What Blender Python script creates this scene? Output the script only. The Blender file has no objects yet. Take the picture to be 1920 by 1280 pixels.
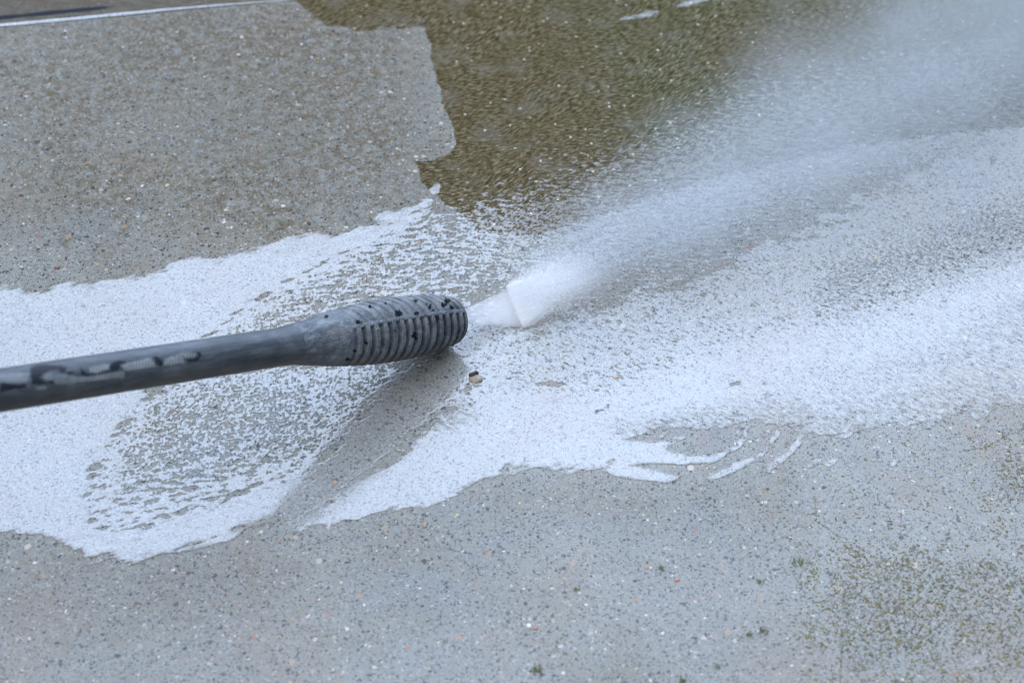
import bpy, math, random
import numpy as np
from mathutils import Vector, Matrix

random.seed(7)
RNG = np.random.default_rng(11)
sc = bpy.context.scene
col = sc.collection
R = math.radians

# ------------------------------------------------------------------ camera
PITCH = R(43.0); DIST = 1.45; LENS = 67.0
W0, H0 = 1920.0, 1280.0
FPX = W0 * LENS / 36.0
CAM = Vector((0.0, -DIST * math.cos(PITCH), DIST * math.sin(PITCH)))
camd = bpy.data.cameras.new("camera"); cam = bpy.data.objects.new("camera", camd); col.objects.link(cam)
cam.location = CAM
cam.rotation_euler = (math.pi / 2 - PITCH, 0, 0)
camd.lens = LENS; camd.sensor_width = 36.0
camd.clip_start = 0.01; camd.clip_end = 500.0
camd.dof.use_dof = True; camd.dof.focus_distance = 1.43; camd.dof.aperture_fstop = 6.5
sc.camera = cam

# ------------------------------------------------------------------ light
SUN_EL, SUN_AZ = R(58.0), R(215.0)         # the sun stands high behind thin cloud, back over the camera's left shoulder
world = bpy.data.worlds.new("World"); sc.world = world; world.use_nodes = True
wn = world.node_tree; wn.nodes.clear()
def N(nt, typ, **kw):
    n = nt.nodes.new(typ)
    for k, v in kw.items(): setattr(n, k, v)
    return n
def wire(nt, a, b): nt.links.new(a, b)
sky = N(wn, 'ShaderNodeTexSky', sky_type='NISHITA'); sky.sun_disc = False
sky.sun_elevation = SUN_EL; sky.sun_rotation = SUN_AZ; sky.dust_density = 3.0; sky.air_density = 1.2
bg1 = N(wn, 'ShaderNodeBackground'); bg1.inputs[1].default_value = 0.07
wire(wn, sky.outputs[0], bg1.inputs[0])
# cloud deck: a bright bank of cloud stands ahead of the camera, thinner grey overhead and behind
tc = N(wn, 'ShaderNodeTexCoord')
dotn = N(wn, 'ShaderNodeVectorMath', operation='DOT_PRODUCT')
CLOUD_EL = R(44)
dotn.inputs[1].default_value = (0.10, math.cos(CLOUD_EL), math.sin(CLOUD_EL))
nrm = N(wn, 'ShaderNodeVectorMath', operation='NORMALIZE')
wire(wn, tc.outputs['Generated'], nrm.inputs[0]); wire(wn, nrm.outputs[0], dotn.inputs[0])
cn = N(wn, 'ShaderNodeTexNoise'); cn.inputs['Scale'].default_value = 2.6; cn.inputs['Detail'].default_value = 5
wire(wn, nrm.outputs[0], cn.inputs['Vector'])
ma = N(wn, 'ShaderNodeMath', operation='MULTIPLY_ADD'); ma.inputs[1].default_value = 0.22; ma.inputs[2].default_value = -0.11
wire(wn, cn.outputs[0], ma.inputs[0])
ad = N(wn, 'ShaderNodeMath', operation='ADD'); wire(wn, dotn.outputs['Value'], ad.inputs[0]); wire(wn, ma.outputs[0], ad.inputs[1])
mr = N(wn, 'ShaderNodeMapRange', interpolation_type='SMOOTHSTEP')
mr.inputs['From Min'].default_value = 0.62; mr.inputs['From Max'].default_value = 0.96
mr.inputs['To Min'].default_value = 0.10; mr.inputs['To Max'].default_value = 4.9
wire(wn, ad.outputs[0], mr.inputs[0])
bg2 = N(wn, 'ShaderNodeBackground'); bg2.inputs[0].default_value = (0.675, 0.825, 1.12, 1)
wire(wn, mr.outputs[0], bg2.inputs[1])
adds = N(wn, 'ShaderNodeAddShader'); wire(wn, bg1.outputs[0], adds.inputs[0]); wire(wn, bg2.outputs[0], adds.inputs[1])
wo = N(wn, 'ShaderNodeOutputWorld'); wire(wn, adds.outputs[0], wo.inputs[0])

sund = bpy.data.lights.new("sun", 'SUN'); sun = bpy.data.objects.new("sun", sund); col.objects.link(sun)
sund.energy = 2.0; sund.angle = R(60); sund.color = (1.0, 0.985, 0.96)
sun.rotation_euler = (math.pi / 2 - SUN_EL, 0, math.pi - SUN_AZ)

sc.view_settings.view_transform = 'Standard'; sc.view_settings.look = 'None'
sc.view_settings.exposure = 0.0; sc.view_settings.gamma = 1.0
sc.cycles.volume_bounces = 8; sc.cycles.max_bounces = 12; sc.cycles.transparent_max_bounces = 12
sc.cycles.volume_step_rate = 1.6; sc.cycles.volume_max_steps = 96
sc.cycles.use_denoising = True
try: sc.cycles.denoising_prefilter = 'ACCURATE'
except Exception: pass
sc.cycles.filter_width = 1.2

# ------------------------------------------------------------------ helpers
SP, CP = math.sin(PITCH), math.cos(PITCH)
def ray(px, py):
    u, v = (px - W0 / 2) / FPX, (py - H0 / 2) / FPX
    # camera axes in world: right=(1,0,0), up=(0,SP,CP), forward=(0,CP,-SP)
    return Vector((u, CP - v * SP, -SP - v * CP))
def at(px, py, z=0.0):
    d = ray(px, py); t = (z - CAM.z) / d.z
    return CAM + d * t
def at_depth(px, py, depth): return CAM + ray(px, py) * depth
def to_px(x, y, z=0.0):
    dx, dy, dz = x - CAM.x, y - CAM.y, z - CAM.z
    dep = dy * CP - dz * SP
    return W0 / 2 + FPX * dx / dep, H0 / 2 - FPX * (dy * SP + dz * CP) / dep

def tag(o, label=None, cat=None, group=None, kind=None):
    if label: o['label'] = label
    if cat: o['category'] = cat
    if group: o['group'] = group
    if kind: o['kind'] = kind
    return o
def mesh_obj(name, verts, faces, mat=None, parent=None, smooth=True):
    me = bpy.data.meshes.new(name)
    verts = np.asarray(verts, dtype=np.float32)
    if isinstance(faces, np.ndarray):
        k = faces.shape[1]; nf = len(faces)
        me.vertices.add(len(verts)); me.vertices.foreach_set('co', verts.ravel())
        me.loops.add(nf * k); me.loops.foreach_set('vertex_index', faces.astype(np.int32).ravel())
        me.polygons.add(nf)
        me.polygons.foreach_set('loop_start', np.arange(0, nf * k, k, dtype=np.int32))
        me.polygons.foreach_set('loop_total', np.full(nf, k, dtype=np.int32))
        me.update(calc_edges=True)
    else:
        me.from_pydata([tuple(map(float, v)) for v in verts], [], faces)
    if smooth: me.polygons.foreach_set('use_smooth', np.ones(len(me.polygons), dtype=bool))
    me.update()
    if mat: me.materials.append(mat)
    o = bpy.data.objects.new(name, me); col.objects.link(o)
    if parent: o.parent = parent
    return o
def set_attr(o, name, arr):
    a = o.data.attributes.new(name, 'FLOAT', 'POINT'); a.data.foreach_set('value', np.asarray(arr, dtype=np.float32).ravel())

# numpy noise
_perm = RNG.permutation(1024)
_g = RNG.normal(size=(1024, 2)); _g /= np.linalg.norm(_g, axis=1)[:, None]
def perlin(x, y, seed=0):
    xi = np.floor(x).astype(np.int64); yi = np.floor(y).astype(np.int64)
    fx = x - xi; fy = y - yi
    u = fx * fx * fx * (fx * (fx * 6 - 15) + 10); v = fy * fy * fy * (fy * (fy * 6 - 15) + 10)
    def g(i, j, ax, ay):
        h = _perm[(_perm[(i + seed * 57) & 1023] + j + seed * 131) & 1023]
        return _g[h, 0] * ax + _g[h, 1] * ay
    a = g(xi, yi, fx, fy); b = g(xi + 1, yi, fx - 1, fy)
    c = g(xi, yi + 1, fx, fy - 1); d = g(xi + 1, yi + 1, fx - 1, fy - 1)
    return (a + (b - a) * u) + ((c + (d - c) * u) - (a + (b - a) * u)) * v
def fbm(x, y, octv=3, seed=0, gain=0.5):
    s = 0; amp = 1
    for k in range(octv):
        s = s + amp * perlin(x * 2 ** k + 17.3 * k, y * 2 ** k - 9.1 * k, seed + k); amp *= gain
    return s
def rot(x, y, ang):
    c, s = math.cos(ang), math.sin(ang)
    return x * c + y * s, -x * s + y * c
def sdf(P, X, Y):
    """signed distance in photo pixels, positive inside"""
    P = np.asarray(P, float); best = np.full(X.shape, 1e18); ins = np.zeros(X.shape, bool)
    for i in range(len(P)):
        ax, ay = P[i]; bx, by = P[(i + 1) % len(P)]
        ex, ey = bx - ax, by - ay
        t = np.clip(((X - ax) * ex + (Y - ay) * ey) / (ex * ex + ey * ey + 1e-9), 0, 1)
        d = (X - ax - t * ex) ** 2 + (Y - ay - t * ey) ** 2
        best = np.minimum(best, d)
        if ay != by:
            ins ^= ((ay > Y) != (by > Y)) & (X < (bx - ax) * (Y - ay) / (by - ay) + ax)
    d = np.sqrt(best)
    return np.where(ins, d, -d)
def seg(pts, X, Y):
    best = np.full(X.shape, 1e18)
    for (ax, ay), (bx, by) in zip(pts[:-1], pts[1:]):
        ex, ey = bx - ax, by - ay
        t = np.clip(((X - ax) * ex + (Y - ay) * ey) / (ex * ex + ey * ey + 1e-9), 0, 1)
        best = np.minimum(best, (X - ax - t * ex) ** 2 + (Y - ay - t * ey) ** 2)
    return np.sqrt(best)
def sstep(x, a, b):
    t = np.clip((x - a) / (b - a), 0, 1); return t * t * (3 - 2 * t)

# shader node helpers
class M:
    def __init__(s, name):
        s.m = bpy.data.materials.new(name); s.m.use_nodes = True; s.t = s.m.node_tree; s.t.nodes.clear()
        s.out = s.n('ShaderNodeOutputMaterial')
    def n(s, typ, **kw): return N(s.t, typ, **kw)
    def l(s, a, b): s.t.links.new(a, b)
    def put(s, sock, v):
        if isinstance(v, bpy.types.NodeSocket): s.l(v, sock)
        elif isinstance(v, (int, float)):
            sock.default_value = v if sock.type == 'VALUE' else ((v, v, v, 1) if sock.type == 'RGBA' else (v, v, v))
        else:
            v = tuple(v)
            if sock.type == 'RGBA' and len(v) == 3: v = v + (1,)
            sock.default_value = v
    def math(s, op, a, b=0.0, c=0.0, clamp=False):
        n = s.n('ShaderNodeMath', operation=op); n.use_clamp = clamp
        s.put(n.inputs[0], a); s.put(n.inputs[1], b); s.put(n.inputs[2], c); return n.outputs[0]
    def rng(s, v, a, b, c=0.0, d=1.0, smooth=True):
        n = s.n('ShaderNodeMapRange'); n.interpolation_type = 'SMOOTHSTEP' if smooth else 'LINEAR'
        s.put(n.inputs[0], v); s.put(n.inputs[1], a); s.put(n.inputs[2], b); s.put(n.inputs[3], c); s.put(n.inputs[4], d)
        return n.outputs[0]
    def mix(s, f, a, b, blend='MIX'):
        n = s.n('ShaderNodeMix'); n.data_type = 'RGBA'; n.blend_type = blend
        s.put(n.inputs[0], f); s.put(n.inputs[6], a); s.put(n.inputs[7], b); return n.outputs[2]
    def map(s, vec, scale=(1, 1, 1), rotz=0, loc=(0, 0, 0)):
        if rotz and scale != (1, 1, 1):
            r = s.n('ShaderNodeMapping'); s.l(vec, r.inputs[0]); r.inputs['Rotation'].default_value = (0, 0, rotz); vec = r.outputs[0]; rotz = 0
        n = s.n('ShaderNodeMapping'); s.l(vec, n.inputs[0])
        n.inputs['Scale'].default_value = scale; n.inputs['Rotation'].default_value = (0, 0, rotz); n.inputs['Location'].default_value = loc
        return n.outputs[0]
    def noise(s, vec, scale, detail=2, rough=0.5, dist=0.0):
        n = s.n('ShaderNodeTexNoise'); s.l(vec, n.inputs['Vector'])
        n.inputs['Scale'].default_value = scale; n.inputs['Detail'].default_value = detail
        n.inputs['Roughness'].default_value = rough; n.inputs['Distortion'].default_value = dist
        return n
    def vor(s, vec, scale, dims='2D', feat='F1', rand=1.0):
        n = s.n('ShaderNodeTexVoronoi'); n.voronoi_dimensions = dims; n.feature = feat; s.l(vec, n.inputs['Vector'])
        n.inputs['Scale'].default_value = scale; n.inputs['Randomness'].default_value = rand
        return n
    def attr(s, name):
        n = s.n('ShaderNodeAttribute'); n.attribute_name = name; return n.outputs['Fac']
    def ramp(s, v, stops):
        n = s.n('ShaderNodeValToRGB'); s.l(v, n.inputs[0]); e = n.color_ramp.elements
        while len(e) < len(stops): e.new(0.5)
        for i, (p, c) in enumerate(stops): e[i].position = p; e[i].color = tuple(c) + (1,)
        return n.outputs[0]
    def bump(s, h, strength, dist):
        n = s.n('ShaderNodeBump'); s.put(n.inputs['Height'], h); n.inputs['Strength'].default_value = strength
        n.inputs['Distance'].default_value = dist; return n.outputs[0]

# ------------------------------------------------------------------ concrete material
def concrete(film=False):
    m = M('rinse_water_over_concrete' if film else 'brushed_wet_concrete')
    geo = m.n('ShaderNodeNewGeometry'); P = geo.outputs['Position']
    alg, grn, dirt, wet, far = (m.attr(k) for k in ('algae', 'green', 'dirt', 'wet', 'far_slab'))
    # irregular grain shapes
    wob = m.noise(P, 520, 2); wv = m.n('ShaderNodeVectorMath', operation='SCALE'); m.l(wob.outputs['Color'], wv.inputs[0]); wv.inputs['Scale'].default_value = 0.0036
    pv = m.n('ShaderNodeVectorMath', operation='ADD'); m.l(P, pv.inputs[0]); m.l(wv.outputs[0], pv.inputs[1]); PV = pv.outputs[0]
    big = m.noise(P, 5.0, 4).outputs[0]; mid = m.noise(P, 38, 3).outputs[0]; fine = m.noise(P, 650, 3, 0.7).outputs[0]
    base = m.mix(m.rng(big, 0.35, 0.65), (0.205, 0.207, 0.178), (0.240, 0.246, 0.218))
    pt = m.noise(P, 8.0, 6, 0.62, 0.6).outputs[0]
    base = m.mix(m.rng(pt, 0.50, 0.66, 0, 0.75), base, (0.225, 0.196, 0.150))
    base = m.mix(m.rng(pt, 0.46, 0.34, 0, 0.8), base, (0.200, 0.216, 0.212))
    base = m.mix(m.rng(mid, 0.45, 0.75, 0, 0.35), base, (0.20, 0.18, 0.145))
    base = m.mix(m.rng(fine, 0.3, 0.7, 0.0, 1.0), m.mix(1.0, base, (0.80, 0.80, 0.80), 'MULTIPLY'), m.mix(1.0, base, (1.22, 1.22, 1.24), 'MULTIPLY'))
    base = m.mix(m.math('MULTIPLY', m.math('MULTIPLY', dirt, 1.25), m.rng(m.noise(P, 110, 4, 0.7).outputs[0], 0.30, 0.66), clamp=True), base, (0.130, 0.108, 0.068))
    def grains(scale, chance, r0, r1, colr, base, amount=1.0, loc=(0, 0, 0)):
        if film and colr is pale: amount *= 0.35
        v = m.vor(m.map(PV, loc=loc), scale)
        sep = m.n('ShaderNodeSeparateColor'); m.l(v.outputs['Color'], sep.inputs[0])
        present = m.math('LESS_THAN', sep.outputs[0], chance)
        rad = m.math('MULTIPLY_ADD', sep.outputs[1], r1 - r0, r0)
        inside = m.math('LESS_THAN', v.outputs['Distance'], rad)
        f = m.math('MULTIPLY', m.math('MULTIPLY', present, inside), amount)
        c = m.ramp(sep.outputs[2], colr)
        return m.mix(f, base, c), f
    dark = [(0.0, (0.022, 0.024, 0.028)), (0.6, (0.05, 0.05, 0.05)), (1.0, (0.10, 0.085, 0.06))]
    pale = [(0.0, (0.42, 0.42, 0.40)), (0.35, (0.36, 0.28, 0.19)), (0.55, (0.34, 0.18, 0.10)), (0.68, (0.28, 0.12, 0.09)), (0.8, (0.5, 0.42, 0.33)), (1.0, (0.62, 0.60, 0.56))]
    greys = [(0.0, (0.13, 0.13, 0.13)), (0.5, (0.19, 0.20, 0.21)), (1.0, (0.33, 0.33, 0.32))]
    base, _ = grains(520, 0.50, 0.2, 0.55, greys, base, 0.8)
    base, f1 = grains(620, 0.30, 0.20, 0.46, dark, base, 0.88, (0.31, 0.17, 0))
    base, _ = grains(340, 0.12, 0.16, 0.42, dark, base, 0.92, (0.91, 0.47, 0))
    base, _ = grains(360, 0.07, 0.14, 0.38, pale, base, 0.9, (1.31, 0.77, 0))
    base, f2 = grains(190, 0.045, 0.12, 0.36, dark, base, 0.9, (3.3, 1.9, 0))
    base, _ = grains(150, 0.035, 0.10, 0.30, pale, base, 0.85, (5.1, 2.9, 0))
    base, _ = grains(70, 0.02, 0.07, 0.18, pale, base, 0.7, (2.1, 7.9, 0))
    # algae: brushed, fibrous olive to brown growth with its own colour
    st1 = m.noise(m.map(P, (165, 640, 1), R(-14)), 1.0, 3, 0.7, 0.4).outputs[0]
    st2 = m.noise(m.map(P, (125, 600, 1), R(-48)), 1.0, 3, 0.7, 0.4).outputs[0]
    sel = m.rng(m.noise(P, 9, 2).outputs[0], 0.42, 0.58)
    st = m.math('ADD', m.math('MULTIPLY', st1, m.math('SUBTRACT', 1.0, sel)), m.math('MULTIPLY', st2, sel))
    patch = m.noise(P, 26, 3).outputs[0]
    abr = m.ramp(m.rng(st, 0.34, 0.68, 0, 1, False), [(0.0, (0.010, 0.006, 0.001)), (0.38, (0.052, 0.035, 0.010)), (0.62, (0.115, 0.086, 0.040)), (1.0, (0.25, 0.20, 0.125))])
    agr = m.ramp(m.rng(st, 0.34, 0.68, 0, 1, False), [(0.0, (0.007, 0.009, 0.002)), (0.40, (0.044, 0.048, 0.016)), (0.65, (0.10, 0.102, 0.050)), (1.0, (0.22, 0.22, 0.14))])
    acol = m.mix(m.math('MULTIPLY', grn, 0.55), abr, agr)
    acol = m.mix(m.rng(patch, 0.48, 0.72, 0, 0.55), acol, m.mix(0.5, acol, (0.16, 0.145, 0.115)))
    v = m.vor(PV, 230); sep = m.n('ShaderNodeSeparateColor'); m.l(v.outputs['Color'], sep.inputs[0])
    g = m.math('MULTIPLY', m.math('LESS_THAN', sep.outputs[0], 0.018), m.math('LESS_THAN', v.outputs['Distance'], 0.24))
    acol = m.mix(g, acol, m.ramp(sep.outputs[2], [(0, (0.45, 0.33, 0.14)), (0.5, (0.5, 0.45, 0.36)), (1, (0.30, 0.13, 0.08))]))
    acol = m.mix(1.0, acol, (1.15, 1.24, 1.36), 'MULTIPLY')
    thr = m.math('ADD', m.math('MULTIPLY', m.noise(P, 330, 3, 0.7).outputs[0], 0.62), m.math('MULTIPLY', st, 0.38))
    am = m.rng(m.math('SUBTRACT', alg, thr), -0.06, 0.07)
    colr = m.mix(am, base, acol)
    colr = m.mix(m.math('MULTIPLY', far, 0.72), colr, m.mix(m.rng(m.noise(m.map(P, (60, 500, 1), R(-5)), 1, 3).outputs[0], 0.35, 0.7), (0.050, 0.040, 0.026), (0.125, 0.105, 0.075)))
    colr = m.mix(m.rng(m.math('ADD', m.attr('slot'), m.math('MULTIPLY_ADD', mid, 0.8, -0.4)), 0.4, 0.6), colr, (0.012, 0.017, 0.026))
    hb = m.math('ADD', m.math('MULTIPLY', fine, 1.0), m.math('ADD', m.math('MULTIPLY', m.noise(P, 170, 3).outputs[0], 1.4), m.math('MULTIPLY', m.math('MULTIPLY', st, am), 2.2)))
    colr = m.mix(1.0, colr, (0.765, 0.775, 0.775), 'MULTIPLY')
    bs = m.n('ShaderNodeBsdfPrincipled'); m.l(colr, bs.inputs['Base Color'])
    m.put(bs.inputs['Roughness'], m.rng(wet, 0, 1, 0.75, 0.42, False))
    m.put(bs.inputs['Specular IOR Level'], m.math('MULTIPLY', m.rng(wet, 0, 1, 0.10, 0.50, False), m.math('MULTIPLY_ADD', am, -0.6, 1.0)))
    m.l(m.bump(hb, 0.55, 0.0005), bs.inputs['Normal'])
    if film:      # the wet concrete is seen through a clear, slightly milky film that mirrors the sky
        churn, cover = m.attr('churn'), m.attr('cover')
        n2 = m.noise(P, 520, 3, 0.65).outputs[0]; n3 = m.noise(m.map(P, (240, 620, 1), R(-30)), 1, 3, 0.65).outputs[0]
        wetc = m.mix(cover, colr, m.mix(1.0, colr, (0.97, 0.97, 0.96), 'MULTIPLY'))
        milk = m.math('MULTIPLY', cover, m.rng(n2, 0.35, 0.65, 0.02, 0.10))
        m.l(m.mix(milk, wetc, (0.66, 0.74, 0.86)), bs.inputs['Base Color'])
        cw = m.math('MULTIPLY', cover, m.math('SUBTRACT', 1.0, m.math('MULTIPLY', m.rng(n3, 0.46, 0.70), m.math('MULTIPLY_ADD', churn, 0.62, 0.04))))
        cw = m.math('MULTIPLY', cw, m.math('SUBTRACT', 1.0, m.math('MULTIPLY', f1, 0.16)))
        n4 = m.noise(m.map(P, (70, 520, 1), R(52)), 1, 4, 0.7, 0.3).outputs[0]
        cw = m.math('MULTIPLY', cw, m.math('SUBTRACT', 1.0, m.math('MULTIPLY', m.attr('streak'), m.rng(n4, 0.42, 0.66, 0.06, 0.62))))
        cw = m.math('MULTIPLY', cw, m.math('MULTIPLY_ADD', m.attr('veil'), -0.52, 1.0))
        cw = m.math('MULTIPLY', cw, m.math('MULTIPLY_ADD', churn, -0.20, 1.0))
        m.l(cw, bs.inputs['Coat Weight']); bs.inputs['Coat IOR'].default_value = 1.68; bs.inputs['Coat Tint'].default_value = (1, 1, 1, 1)
        m.put(bs.inputs['Specular IOR Level'], 0.1)
        m.put(bs.inputs['Coat Roughness'], m.math('MULTIPLY_ADD', churn, 0.22, 0.035))
        m.l(m.bump(m.math('ADD', n2, m.math('MULTIPLY', n3, churn)), 0.22, 0.0004), bs.inputs['Coat Normal'])
    m.l(bs.outputs[0], m.out.inputs[0])
    return m.m

# ------------------------------------------------------------------ ground sheet
ALG = [(530, -400), (535, -5), (570, 10), (590, 35), (625, 50), (680, 60), (740, 50), (797, 52), (806, 75), (815, 130), (832, 200), (850, 240), (856, 270),
       (835, 296), (780, 304), (790, 330), (802, 352), (850, 395), (900, 430), (990, 445), (1150, 400), (1350, 330), (1600, 280), (3000, 120), (3000, -500)]
CRACKS = [[(1528, 975), (1545, 985), (1572, 1005), (1585, 1022), (1618, 1042), (1632, 1060), (1660, 1050), (1700, 1060), (1712, 1068)],
          [(1528, 930), (1530, 975)], [(1800, 846), (1850, 838), (1880, 820), (1930, 800), (1990, 790)], [(1580, 1180), (1578, 1240), (1574, 1290)]]
def fields(X, Y, px, py):
    n1 = fbm(X * 60, Y * 60, 3, 3); n2 = fbm(X * 9, Y * 9, 3, 5)
    s = sdf(ALG, px, py)
    soft = 8 + 70 * sstep(px, 880, 1150) * sstep(py, 120, 420)
    a = sstep(s + n1 * 10, -1.0 * soft, 1.0 * soft) * (0.98 - 0.25 * sstep(px, 1250, 1900))
    br = 0.39 * np.exp(-(((px - 1680) / 210) ** 2 + ((py - 1110) / 120) ** 2)) + 0.35 * sstep(px, 1480, 1660) * sstep(py, 980, 1120) + 0.44 * np.exp(-(((px - 1900) / 75) ** 2 + ((py - 900) / 130) ** 2))
    br = br * (1 + 0.7 * n2)
    under = 0.50 * sstep(px, 1250, 1600) * np.exp(-((py - (640 - 0.35 * (px - 1300))) / 165.0) ** 2) + 0.34 * np.exp(-(((px - 900) / 90) ** 2 + ((py - 420) / 40) ** 2))
    a = np.maximum(a, np.clip(br, 0, 0.44)); a = np.maximum(a, under)
    g = sstep(px + 0.35 * (300 - py), 1000, 1300) * (0.65 + n2 * 0.8)
    g = np.maximum(g, 0.75 * sstep(py, 700, 900)); g = np.clip(g, 0, 1)
    d = 0.55 * np.exp(-(((px - 430) / 190) ** 2 + ((py - 90) / 60) ** 2)) + 0.25 * np.exp(-(((px - 90) / 90) ** 2 + ((py - 190) / 90) ** 2))
    d += 1.2 * np.exp(-(((px - 122) / 9) ** 2 + ((py - 452) / 14) ** 2)) + 0.3 * np.exp(-(((px - 300) / 500) ** 2 + ((py - 1165) / 35) ** 2))
    d += 0.40 * np.exp(-(((px - 250) / 550) ** 2 + ((py - 1075) / 60) ** 2))
    d += 0.35 * np.exp(-(((px - 1080) / 200) ** 2 + ((py - 930) / 50) ** 2)) + 0.25 * np.exp(-(((px - 640) / 260) ** 2 + ((py - 330) / 120) ** 2)) + np.clip(0.6 * n2, 0, .4) + (0.66 + 0.35 * n2) * (1 - sstep(px, 700, 900)) * (1 - sstep(py, 360, 540)) * (1 - 0.5 * sstep(400 - px + n2 * 200, 250, 420) * sstep(py, 60, 300))
    w = 0.02 + 0.85 * sstep(px * 0.40 + py, 500, 1350) + 0.15 * sstep(px, 1100, 1800) + 0.45 * n2 * sstep(py, 700, 1000) + 0.3 * sstep(py, 1120, 1220) * (1 - sstep(px, 300, 1500))
    line = py - (48.5 - 0.0885 * px)
    farz = sstep(-line, 3, 7) * (1 - sstep(px, 480, 560))
    return a, g, np.clip(d, 0, 1), np.clip(w, 0, 1), farz, line
def axis(lo, hi, step, ext):
    f = np.arange(lo, hi + step / 2, step)
    e = np.array([step * 4, step * 20, .2, .8, 3, 12, ext])
    return np.concatenate([(lo - e)[::-1], f, hi + e])
gx = axis(-0.90, 0.94, 0.0026, 60); gy = axis(-0.50, 0.78, 0.0024, 60)
GX, GY = np.meshgrid(gx, gy)
cx, cy = np.clip(GX, -.95, .98), np.clip(GY, -.55, .85)
px, py = to_px(cx, cy)
a, g, d, w, fz, line = fields(cx, cy, px, py)
# the saw joint between the two slabs: a shallow groove
GZ = -0.0022 * np.exp(-((line + 3) / 4.5) ** 2) * (1 - sstep(px, 540, 640)) - 0.004 * fz
nx, ny = len(gx), len(gy)
idx = np.arange(nx * ny).reshape(ny, nx)
faces = np.stack([idx[:-1, :-1], idx[:-1, 1:], idx[1:, 1:], idx[1:, :-1]], -1).reshape(-1, 4)
ground = mesh_obj('ground', np.stack([GX, GY, GZ], -1).reshape(-1, 3), faces, concrete())
for k, arr in (('algae', a), ('green', g), ('dirt', d), ('wet', w), ('far_slab', fz)): set_attr(ground, k, arr)
slot = np.exp(-((py - (27 - 0.098 * px)) / (4.5 + 0 * px)) ** 2) * (1 - sstep(px, 150, 270))
set_attr(ground, 'slot', slot)
tag(ground, kind='structure')

# ------------------------------------------------------------------ water film
WATER = concrete(True)
F1 = [(-1100, 560), (0, 541), (85, 543), (130, 531), (200, 527), (265, 512), (300, 505), (318, 483), (350, 482), (400, 487), (455, 470), (500, 455), (560, 440), (600, 430),
      (650, 432), (700, 412), (740, 392), (800, 376), (795, 392), (765, 410), (735, 428), (690, 448), (640, 480), (600, 500), (555, 525), (500, 550), (455, 580), (420, 610),
      (380, 640), (300, 700), (262, 760), (225, 800), (180, 860), (160, 930), (175, 985), (230, 1000), (300, 975), (400, 945), (470, 920), (540, 895), (603, 885), (575, 915),
      (540, 950), (500, 972), (462, 985), (430, 1012), (380, 1022), (320, 1035), (270, 1050), (228, 1057), (215, 1040), (157, 1055), (150, 1035), (105, 1015), (75, 1003), (0, 995), (-1100, 930)]
D1 = [(735, 428), (800, 385), (850, 430), (900, 520), (880, 575), (560, 640), (300, 720), (330, 670), (420, 605), (500, 548), (600, 498), (690, 446)]
D2 = [(262, 755), (380, 700), (560, 680), (800, 670), (750, 720), (700, 780), (640, 840), (600, 880), (540, 898), (470, 925), (400, 950), (300, 980), (230, 1005), (175, 990), (158, 930), (180, 860), (225, 800)]
LANE = [(735, 705), (790, 690), (880, 670), (875, 700), (850, 745), (800, 775), (750, 812), (715, 850), (690, 868), (640, 905), (575, 955), (548, 978), (530, 965), (565, 925), (610, 882), (650, 835), (700, 775)]
B = [(540, 992), (600, 945), (650, 912), (690, 885), (712, 868), (722, 880), (760, 840), (800, 800), (850, 755), (890, 722), (930, 705), (1000, 712), (1100, 715), (1200, 690),
     (1300, 650), (1400, 615), (1500, 580), (1600, 560), (1700, 540), (1760, 500), (1800, 480), (1850, 450), (1920, 425), (3000, 300), (3000, 850), (1920, 778), (1885, 765), (1868, 764),
     (1850, 782), (1830, 790), (1815, 776), (1780, 790), (1735, 818), (1725, 800), (1700, 806), (1680, 798), (1640, 808), (1610, 806), (1590, 818), (1560, 824), (1530, 812), (1505, 806), (1470, 802), (1430, 800), (1390, 798), (1350, 808), (1300, 810), (1240, 806), (1182, 818), (1165, 840), (1150, 880), (1080, 885), (1000, 876),
     (965, 882), (950, 892), (925, 898), (880, 915), (830, 940), (800, 950), (770, 955), (740, 955), (690, 970), (640, 975), (612, 992), (598, 980), (560, 992)]
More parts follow.
